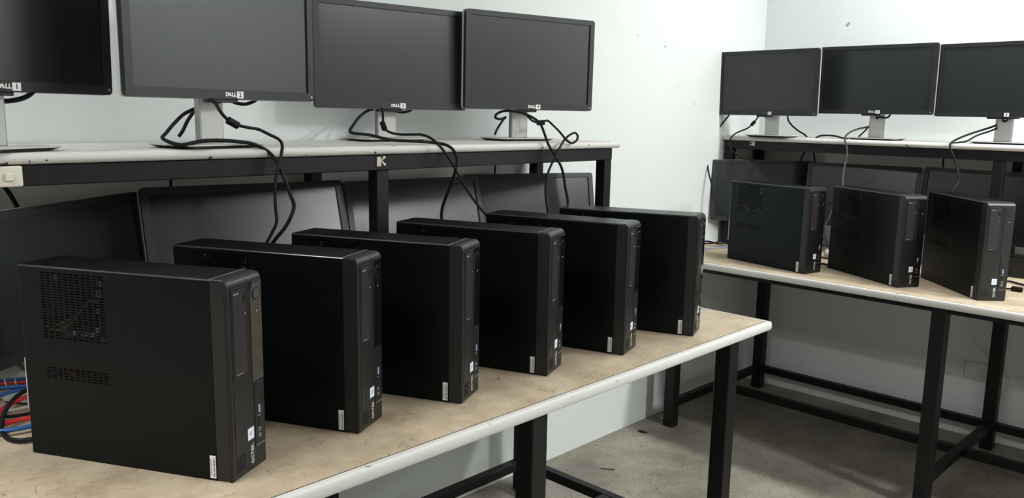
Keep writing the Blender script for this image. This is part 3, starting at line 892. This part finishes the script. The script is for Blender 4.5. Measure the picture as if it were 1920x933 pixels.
# ---------------------------------------------------------------- cables
CABLES = {
 'M1a':[(0.3,-3.583,1.439),(0.3,-3.568,1.415),(0.3,-3.534,1.403),(0.31,-3.51,1.405),(0.32,-3.492,1.413),(0.33,-3.482,1.425)],
 'L1':[(0.06,-3.508,1.278),(0.06,-3.495,1.253),(0.08,-3.488,1.228),(0.09,-3.478,1.207),(0.1,-3.469,1.181),(0.1,-3.457,1.152)],
 'M2v':[(0.03,-3.1,1.241),(0.03,-3.103,1.219),(0.03,-3.105,1.196),(0.03,-3.107,1.165)],
 'M2c':[(0.25,-3.175,1.332),(0.25,-3.165,1.345),(0.25,-3.153,1.367),(0.255,-3.139,1.389),(0.26,-3.127,1.405)],
 'M2a':[(0.26,-3.114,1.405),(0.265,-3.142,1.394),(0.275,-3.172,1.382),(0.29,-3.203,1.36),(0.305,-3.226,1.342),(0.32,-3.241,1.332),(0.35,-3.239,1.324),(0.385,-3.23,1.319),(0.388,-3.213,1.322),(0.388,-3.185,1.327),(0.388,-3.149,1.328),(0.388,-3.106,1.325),(0.388,-3.068,1.319),(0.388,-3.036,1.304),(0.41,-3.029,1.286),(0.43,-3.022,1.254),(0.44,-3.009,1.206),(0.44,-3.001,1.182),(0.44,-3.009,1.158),(0.43,-3.021,1.13),(0.41,-3.038,1.098),(0.4,-3.051,1.065),(0.39,-3.057,1.027)],
 'M2b':[(0.4,-3.169,1.415),(0.41,-3.163,1.406),(0.42,-3.159,1.391),(0.42,-3.146,1.376),(0.42,-3.131,1.366),(0.42,-3.115,1.36),(0.42,-3.095,1.356),(0.42,-3.071,1.352),(0.42,-3.046,1.341),(0.42,-3.023,1.33),(0.42,-3.015,1.317),(0.42,-3.018,1.296),(0.43,-3.032,1.267),(0.43,-3.041,1.231),(0.43,-3.042,1.184),(0.43,-3.04,1.147),(0.42,-3.047,1.121),(0.41,-3.055,1.098),(0.39,-3.061,1.065),(0.38,-3.065,1.027)],
 'M2d':[(0.325,-3.12,1.409),(0.325,-3.095,1.415),(0.325,-3.07,1.408),(0.325,-3.048,1.407),(0.325,-3.026,1.415),(0.325,-3.013,1.426)],
 'M3a':[(0.12,-2.544,1.402),(0.12,-2.566,1.396),(0.14,-2.607,1.379),(0.17,-2.646,1.36),(0.2,-2.681,1.342),(0.22,-2.681,1.336),(0.28,-2.671,1.333),(0.34,-2.655,1.323),(0.37,-2.607,1.32),(0.38,-2.542,1.316),(0.4,-2.512,1.31),(0.415,-2.496,1.296),(0.42,-2.487,1.272),(0.42,-2.491,1.246),(0.41,-2.491,1.222),(0.38,-2.48,1.186),(0.36,-2.48,1.151),(0.34,-2.472,1.12),(0.32,-2.453,1.08),(0.3,-2.423,1.028)],
 'M3b':[(0.17,-2.549,1.404),(0.19,-2.562,1.379),(0.21,-2.576,1.356),(0.24,-2.584,1.342),(0.28,-2.581,1.335),(0.32,-2.567,1.335),(0.36,-2.563,1.336),(0.4,-2.563,1.328),(0.42,-2.548,1.307),(0.43,-2.519,1.268),(0.43,-2.486,1.223),(0.43,-2.45,1.178),(0.43,-2.413,1.138),(0.43,-2.381,1.109),(0.42,-2.345,1.066)],
 'M3c':[(0.14,-2.492,1.402),(0.14,-2.468,1.395),(0.14,-2.443,1.395),(0.14,-2.418,1.402)],
 'M3v':[(0.03,-2.431,1.231),(0.03,-2.428,1.206),(0.03,-2.426,1.172)],
 'M4c':[(0.2,-2.128,1.329),(0.2,-2.118,1.346),(0.2,-2.099,1.368),(0.2,-2.08,1.385)],
 'M4a':[(0.2,-2.08,1.384),(0.21,-2.115,1.378),(0.22,-2.146,1.383),(0.22,-2.139,1.395),(0.23,-2.118,1.404),(0.26,-2.113,1.404),(0.29,-2.095,1.398),(0.32,-2.078,1.384),(0.35,-2.078,1.366),(0.38,-2.093,1.341),(0.41,-2.106,1.307),(0.42,-2.086,1.273),(0.43,-2.066,1.238),(0.43,-2.052,1.205),(0.43,-2.043,1.171),(0.43,-2.031,1.137),(0.43,-2.028,1.114),(0.42,-2.014,1.071),(0.41,-2.0,1.017)],
 'M4b':[(0.22,-2.017,1.405),(0.24,-2.017,1.387),(0.26,-2.013,1.373),(0.28,-1.999,1.369),(0.29,-1.979,1.376),(0.3,-1.961,1.361),(0.405,-2.047,1.342),(0.405,-2.015,1.318),(0.405,-1.989,1.308),(0.405,-1.966,1.316),(0.405,-1.961,1.33),(0.405,-1.975,1.34),(0.405,-2.001,1.333),(0.405,-2.026,1.317),(0.43,-2.079,1.291),(0.43,-2.102,1.259),(0.43,-2.123,1.227),(0.43,-2.134,1.195),(0.43,-2.134,1.155),(0.43,-2.123,1.104),(0.42,-2.105,1.062),(0.41,-2.084,1.008)],
 'M4v':[(0.03,-1.961,1.234),(0.03,-1.958,1.212),(0.03,-1.957,1.178)],
 'R1a':[(0.034, -0.36, 1.417), (0.019, -0.37, 1.391), (-0.002, -0.39, 1.35), (-0.013, -0.41, 1.303), (-0.025, -0.43, 1.254), (-0.021, -0.46, 1.203), (0.013, -0.5, 1.142), (0.046, -0.52, 1.081), (0.067, -0.53, 1.02), (0.099, -0.53, 0.974), (0.132, -0.53, 0.944), (0.165, -0.53, 0.917), (0.195, -0.53, 0.88)],
 'R1b':[(0.181,-0.33,1.42),(0.168,-0.34,1.399),(0.151,-0.35,1.371),(0.13,-0.36,1.348),(0.097,-0.37,1.332),(0.067,-0.38,1.313),(0.055,-0.39,1.282),(0.068,-0.4,1.252),(0.099,-0.4,1.223),(0.145,-0.4,1.205),(0.198,-0.4,1.197),(0.214,-0.44,1.164),(0.227,-0.5,1.123),(0.238,-0.54,1.089)],
 'R1c':[(0.176,-0.3,1.425),(0.196,-0.32,1.402),(0.219,-0.33,1.385),(0.24,-0.33,1.391),(0.252,-0.32,1.411),(0.252,-0.3,1.431)],
 'R1d':[(0.28,-0.25,1.432),(0.261,-0.22,1.397),(0.267,-0.19,1.367),(0.29,-0.16,1.339),(0.303,-0.12,1.322),(0.308,-0.08,1.301)],
 'R1e':[(0.283,-0.03,1.257),(0.264,-0.03,1.22),(0.25,-0.03,1.182),(0.24,-0.03,1.138)],
 'R1f':[(0.308,-0.03,1.253),(0.319,-0.03,1.222),(0.327,-0.03,1.186),(0.336,-0.03,1.144)],
 'R2a':[(0.658,-0.21,1.375),(0.641,-0.22,1.366),(0.617,-0.27,1.356),(0.604,-0.33,1.339),(0.606,-0.375,1.316),(0.622,-0.39,1.284),(0.631,-0.4,1.246),(0.634,-0.42,1.2),(0.643,-0.45,1.156),(0.665,-0.5,1.114),(0.677,-0.52,1.07)],
 'R2b':[(0.636,-0.19,1.37),(0.617,-0.19,1.346),(0.593,-0.19,1.321)],
 'R2c':[(0.414,-0.24,1.308),(0.435,-0.25,1.319),(0.474,-0.26,1.324),(0.525,-0.28,1.322),(0.57,-0.3,1.314),(0.59,-0.3,1.312)],
 'R2d':[(0.68,-0.24,1.427),(0.689,-0.25,1.404),(0.699,-0.25,1.411),(0.725,-0.25,1.407),(0.736,-0.24,1.414),(0.74,-0.23,1.43)],
 'R3a':[(1.153,-0.21,1.387),(1.129,-0.22,1.375),(1.094,-0.27,1.357),(1.06,-0.32,1.337),(1.041,-0.37,1.318),(1.037,-0.39,1.301),(1.052,-0.4,1.27),(1.068,-0.4,1.233),(1.087,-0.42,1.194),(1.093,-0.43,1.163),(1.088,-0.45,1.139),(1.08,-0.47,1.118),(1.072,-0.48,1.091)],
 'R3b':[(1.154,-0.21,1.374),(1.129,-0.22,1.36),(1.099,-0.27,1.343),(1.072,-0.3,1.32),(1.052,-0.33,1.314),(1.031,-0.36,1.309),(1.015,-0.35,1.302)],
 'R3c':[(0.914,-0.03,1.251),(0.912,-0.03,1.222),(0.913,-0.03,1.194),(0.914,-0.03,1.156)],
 'R3d':[(1.168,-0.22,1.427),(1.18,-0.24,1.402),(1.191,-0.24,1.404),(1.201,-0.24,1.413),(1.234,-0.23,1.416)],
 'B_grey':[(-0.289,-3.469,0.93),(-0.191,-3.463,0.94),(-0.126,-3.451,0.94),(-0.103,-3.437,0.93),(-0.068,-3.431,0.925),(-0.095,-3.405,0.9)],
 'B_grey2':[(0.206,-3.561,0.92),(0.186,-3.538,0.9),(0.197,-3.533,0.89),(0.212,-3.53,0.88),(0.229,-3.523,0.87),(0.248,-3.514,0.86),(0.241,-3.493,0.84)],
 'B_black':[(0.313,-3.509,0.84),(0.318,-3.532,0.84),(0.343,-3.556,0.84),(0.361,-3.578,0.83),(0.371,-3.592,0.81),(0.396,-3.6,0.795),(0.429,-3.599,0.791),(0.453,-3.588,0.791),(0.464,-3.569,0.791),(0.48,-3.552,0.792)],
 'B_blue1':[(0.092,-3.577,0.802),(0.094,-3.548,0.802),(0.097,-3.518,0.802),(0.109,-3.495,0.802),(0.12,-3.472,0.802),(0.139,-3.445,0.802)],
 'B_red1':[(0.099,-3.578,0.802),(0.114,-3.552,0.802),(0.121,-3.524,0.802),(0.136,-3.502,0.802),(0.151,-3.481,0.802),(0.174,-3.456,0.802)],
 'B_blue2':[(0.115,-3.582,0.802),(0.141,-3.559,0.802),(0.152,-3.532,0.802),(0.163,-3.509,0.802),(0.174,-3.487,0.802),(0.197,-3.463,0.802)],
 'B_blue3':[(0.191,-3.59,0.796),(0.184,-3.565,0.796),(0.176,-3.54,0.796),(0.17,-3.517,0.796),(0.166,-3.49,0.796),(0.174,-3.461,0.796)],
 'B_red2':[(0.347,-3.626,0.796),(0.308,-3.595,0.796),(0.269,-3.564,0.796),(0.24,-3.537,0.796),(0.229,-3.511,0.796),(0.233,-3.479,0.796)],
 'B_white':[(0.243,-3.593,0.796),(0.27,-3.576,0.796),(0.29,-3.56,0.796),(0.291,-3.541,0.796),(0.29,-3.52,0.796),(0.298,-3.493,0.796)],
 'B_dark2':[(0.317,-3.61,0.796),(0.319,-3.584,0.796),(0.33,-3.559,0.796),(0.335,-3.533,0.796),(0.343,-3.506,0.796)],
 'B_red3':[(0.376,-3.624,0.8),(0.373,-3.597,0.8),(0.371,-3.572,0.8),(0.371,-3.542,0.8),(0.377,-3.516,0.8)],
 'B_blue4':[(0.377,-3.624,0.796),(0.396,-3.603,0.796),(0.405,-3.579,0.796),(0.408,-3.553,0.796),(0.416,-3.528,0.796)],
 'D_blue':[(-0.057,-0.535,0.81),(-0.054,-0.419,0.81),(-0.047,-0.353,0.81),(-0.073,-0.205,0.81),(-0.06,-0.063,0.81)],
 'D_red':[(-0.027,-0.583,0.8),(-0.012,-0.486,0.8),(-0.034,-0.375,0.8),(-0.028,-0.281,0.8),(-0.014,-0.144,0.8)],
 'D_black':[(-0.008,-0.612,0.8),(0.051,-0.565,0.8),(0.076,-0.509,0.8),(0.069,-0.439,0.8),(0.148,-0.497,0.8),(0.226,-0.501,0.8)],
 'D_black2':[(0.02,-0.656,0.79),(0.018,-0.502,0.8),(0.093,-0.514,0.8),(0.106,-0.472,0.8),(0.099,-0.348,0.8)],
 'D_lblue':[(0.085,-0.759,0.789),(0.104,-0.629,0.789),(0.125,-0.568,0.789),(0.158,-0.503,0.789),(0.224,-0.496,0.789)],
 'E_grey1':[(0.631,-0.5,1.031),(0.629,-0.52,0.986),(0.622,-0.54,0.952),(0.629,-0.56,0.92),(0.647,-0.58,0.889),(0.667,-0.6,0.864),(0.685,-0.6,0.832)],
 'E_black1':[(0.561,-0.45,0.985),(0.573,-0.45,1.015),(0.588,-0.45,1.03),(0.609,-0.45,1.037),(0.64,-0.45,1.03)],
 'E_black2':[(0.368,-0.071,0.8),(0.386,-0.014,0.81),(0.321,0.213,0.8),(0.265,0.461,0.8)],
 'E_black3':[(0.636,-0.662,0.789),(0.642,-0.598,0.789),(0.671,-0.601,0.789),(0.72,-0.619,0.789)],
 'E_black4':[(0.525,-0.416,0.79),(0.574,-0.444,0.79),(0.605,-0.449,0.79),(0.61,-0.358,0.79)],
 'F_white':[(1.161,0.087,0.8),(1.201,0.033,0.8),(1.234,-0.006,0.8),(1.258,0.022,0.8),(1.287,0.116,0.8)],
 'F_black1':[(1.257,-0.344,0.79),(1.269,-0.263,0.79),(1.279,-0.2,0.79),(1.302,-0.156,0.79),(1.343,-0.143,0.79)],
 'F_black2':[(1.281,-0.443,0.79),(1.302,-0.403,0.79),(1.336,-0.425,0.79),(1.38,-0.448,0.79),(1.413,-0.44,0.79)],
 'F_black3':[(1.305,-0.565,0.79),(1.338,-0.57,0.79),(1.361,-0.571,0.79)],
}
def cable(key, r, m, label, ferrite=None, plug=None, name='cable', cat='cable'):
    pts = CABLES[key]
    b = MB().tube(pts, r, m)
    o = b.build(name)
    tag(o, label, cat)
    if ferrite is not None:
        i = ferrite
        A, B = Vector(pts[i - 1]), Vector(pts[i + 1])
        c = Vector(pts[i]); d = (B - A).normalized() * 0.013
        t = MB().tube([c - d, c - d * 0.3, c + d * 0.3, c + d], 0.0082, M_CAB, 12)
        t.build('ferrite_bead', o)
    return o
POW, VGA = 0.0042, 0.0036
cable('M1a', 0.0048, M_CAB, 'thick black cable curving below monitor 1 at the left edge')
cable('L1', 0.0050, M_CAB, 'thick black cable dropping behind the shelf rail at the left edge')
cable('M2v', 0.0042, M_CAB, 'short black cable seen dropping behind the shelf left of the pale screened monitor')
cable('M2c', POW, M_CAB, 'black cable slanting behind the second monitor stand from the left')
cable('M2a', POW, M_CAB, 'black power cable from monitor 2, looping over its stand base and over the shelf edge')
cable('M2b', VGA, M_CAB, 'black video cable with a bead from monitor 2, hanging beside the power cable', 4, name='video_cable')
cable('M2d', 0.0040, M_CAB, 'thick black cable sagging below the frame of the second monitor from the left')
cable('M3a', POW, M_CAB, 'black power cable looping left of the stand of monitor 3')
cable('M3b', VGA, M_CAB, 'black video cable with a bead, from monitor 3 down to the fifth tower', 2, name='video_cable')
cable('M3c', 0.0040, M_CAB, 'short black cable just showing below the third monitor from the left')
cable('M3v', 0.0036, M_CAB, 'short black cable dropping behind the shelf beside the front post')
cable('M4c', 0.0036, M_CAB, 'thin black cable behind the rightmost monitor stand on the long shelf')
cable('M4a', POW, M_CAB, 'black power cable from monitor 4 ending on top of the farthest tower')
cable('M4b', VGA, M_CAB, 'black video cable from monitor 4 with a bead and a loop over the shelf', 3, name='video_cable')
cable('M4v', 0.0030, M_CAB, 'thin black cable behind the long shelf below monitor 4')
cable('R1a', 0.0040, M_CAB, 'long black cable hanging from the corner end of the back shelf past the turned monitor')
cable('R1b', VGA, M_CAB, 'black video cable with a bead from the corner monitor, dropping to the first tower', 2, name='video_cable')
cable('R1c', 0.0038, M_CAB, 'short black cable loop on the stand of the corner monitor')
cable('R1d', 0.0040, M_CAB, 'black cable running down behind the back shelf right of the corner monitor')
cable('R1e', 0.0040, M_CAB, 'short black cable behind the back shelf, leaning left')
cable('R1f', 0.0040, M_CAB, 'short black cable behind the back shelf, leaning right')
cable('R2a', POW, M_CABG, 'grey cable from the middle back monitor hanging to the middle tower')
cable('R2b', 0.0036, M_CAB, 'short black cable left of the stand of the middle back monitor')
cable('R2c', 0.0040, M_CAB, 'black cable arching over the back shelf left of the middle monitor')
cable('R2d', 0.0042, M_CAB, 'short black cable loop on the stand of the middle back monitor')
cable('R3a', POW, M_CAB, 'black cable from the right back monitor hanging to the rightmost tower')
cable('R3b', 0.0036, M_CAB, 'black cable lying on the back shelf beside the stand of the right monitor')
cable('R3c', 0.0036, M_CAB, 'short straight black cable behind the back shelf above the right lower monitor')
cable('R3d', 0.0042, M_CAB, 'short black cable loop on the stand of the right back monitor')
cable('B_grey', 0.0030, M_CABG, 'grey cable passing behind the nearest tower at mid height')
cable('B_grey2', 0.0045, M_CABG, 'thick grey cable bending down behind the nearest tower')
cable('B_black', 0.0042, M_CAB, 'big black cable loop on the bench left of the nearest tower')
cable('B_blue1', 0.0038, M_CABB, 'topmost blue network cable in the bundle at the left edge', name='network_cable')
cable('B_red1', 0.0040, M_CABR, 'red network cable between blue ones at the top of the left bundle', name='network_cable')
cable('B_blue2', 0.0038, M_CABB, 'blue network cable just below the top red one in the left bundle', name='network_cable')
cable('B_blue3', 0.0040, M_CABB, 'blue network cable slanting across the middle of the left bundle', name='network_cable')
cable('B_red2', 0.0048, M_CABR, 'thick red network cable curving inside the black loop', name='network_cable')
cable('B_white', 0.0028, M_CABW, 'thin pale cable on the bench inside the black loop')
cable('B_dark2', 0.0034, M_CAB, 'thin black cable lying between the red ones in the left bundle')
cable('B_red3', 0.0046, M_CABR, 'lower red network cable of the left bundle', name='network_cable')
cable('B_blue4', 0.0046, M_CABB, 'lowest blue network cable on the bench at the left edge', name='network_cable')
cable('D_blue', 0.0030, M_CABB, 'blue network cable on the back bench beside the corner', name='network_cable')
cable('D_red', 0.0030, M_CABR, 'red network cable on the back bench beside the corner', name='network_cable')
cable('D_black', 0.0040, M_CAB, 'black cable lying on the back bench left of the first tower')
cable('D_black2', 0.0038, M_CAB, 'second black cable crossing over it left of the first back tower')
cable('D_lblue', 0.0022, M_CABLB, 'pale blue cable on the back bench in front of the black ones')
cable('E_grey1', 0.0035, M_CABG, 'grey cable hanging between the first and middle back towers')
cable('E_black1', 0.0035, M_CAB, 'black cable arching between the first and middle back towers')
cable('E_black2', 0.0040, M_CAB, 'black cable above the white adapter between the back towers')
cable('E_black3', 0.0036, M_CAB, 'black cable on the back bench in front of the white adapter')
cable('E_black4', 0.0036, M_CAB, 'black cable across the white adapter between the back towers')
cable('F_white', 0.0048, M_CABW, 'white cable on the back bench at the right edge')
cable('F_black1', 0.0040, M_CAB, 'upper black cable on the back bench at the right edge')
cable('F_black2', 0.0040, M_CAB, 'lower black cable on the back bench at the right edge')
p = thing('plug_adapter', 'dark plug with a cable on the back bench right of the rightmost tower', 'plug', CABLES['F_black3'][-1])
b = MB(); b.box((-0.012, -0.010, -0.004), (0.025, 0.010, 0.012), M_CAB, 0.003); b.build('plug_body', p)
b = MB(); b.tube([Vector(q) - Vector(CABLES['F_black3'][-1]) for q in CABLES['F_black3'][:-1]] + [Vector((-0.011, 0, 0.004))], 0.003, M_CAB); b.build('cord', p)
# white ties on the bundles
def tie(c, s, lab):
    b = MB()
    c = Vector(c)
    b.tube([c + Vector((0, -0.002, 0.014)) * s, c + Vector((0.008, -0.003, 0.006)) * s, c + Vector((0.009, 0.001, -0.006)) * s, c + Vector((0.014, 0.006, -0.014)) * s], 0.0016 * s, M_CABW, 6)
    tag(b.build('cable_tie'), lab, 'cable tie', 'white cable ties')
def mid(k, i, j, u):
    return Vector(CABLES[k][i]).lerp(Vector(CABLES[k][j]), u)
tie(mid('B_red1', 2, 3, 0.1) + Vector((0.012, -0.004, 0)), 1.0, 'white cable tie on the left bundle, nearer the edge of the photo')
tie(mid('B_red1', 2, 3, 0.85) + Vector((0.012, -0.004, 0)), 0.9, 'white cable tie on the left bundle, nearer the tower')
tie(mid('D_red', 1, 2, 0.6) + Vector((0, -0.008, 0.01)), 0.9, 'white cable tie on the blue and red cables by the corner')
# white round adapter between the back towers
wa = thing('power_adapter', 'white rounded adapter between the first and middle back towers', 'adapter', (0.590, -0.400, ZT + 0.0005))
b = MB(); b.cyl((0, 0, 0.018), 0.024, 0.036, M_CABW, 'z', 24, 0.019); b.build('adapter_body', wa)
b = MB(); b.cyl((0, 0, 0.038), 0.012, 0.004, M_PAPER, 'z', 20); b.build('adapter_cap', wa)
# black box added to fill a dark area under the right lower monitor
sb = thing('dark_box', 'black box filling a dark area on the back bench under the right lower monitor', 'box', (1.31, -0.235, ZT + 0.0005))
b = MB(); b.box((-0.07, -0.03, 0), (0.12, 0.03, 0.085), M_LIP, 0.003, 1); b.build('box_body', sb)
b = MB(); b.box((-0.071, -0.031, 0.085), (0.121, 0.031, 0.088), M_MBEZ, 0.0008, 1); b.build('box_lid', sb)
# debris on the floor
b = MB(); b.prism([(0, 0), (0.016, -0.004), (0.038, 0.004), (0.044, 0.012), (0.028, 0.016), (0.006, 0.012)], 0.0, 0.006, 'z', M_RUBBER)
o = b.build('debris_scrap'); o.location = (0.072, -1.075, 0.0003); tag(o, 'small black scrap on the floor at the edge of the shadow', 'debris')
b = MB().tube([(0, 0, 0.003), (0.02, 0.012, 0.004), (0.045, 0.033, 0.003)], 0.002, M_RUBBER, 6)
o = b.build('twig_scrap'); o.location = (0.203, -1.51, 0.0003); tag(o, 'thin dark stick like scrap on the floor between the benches', 'debris')
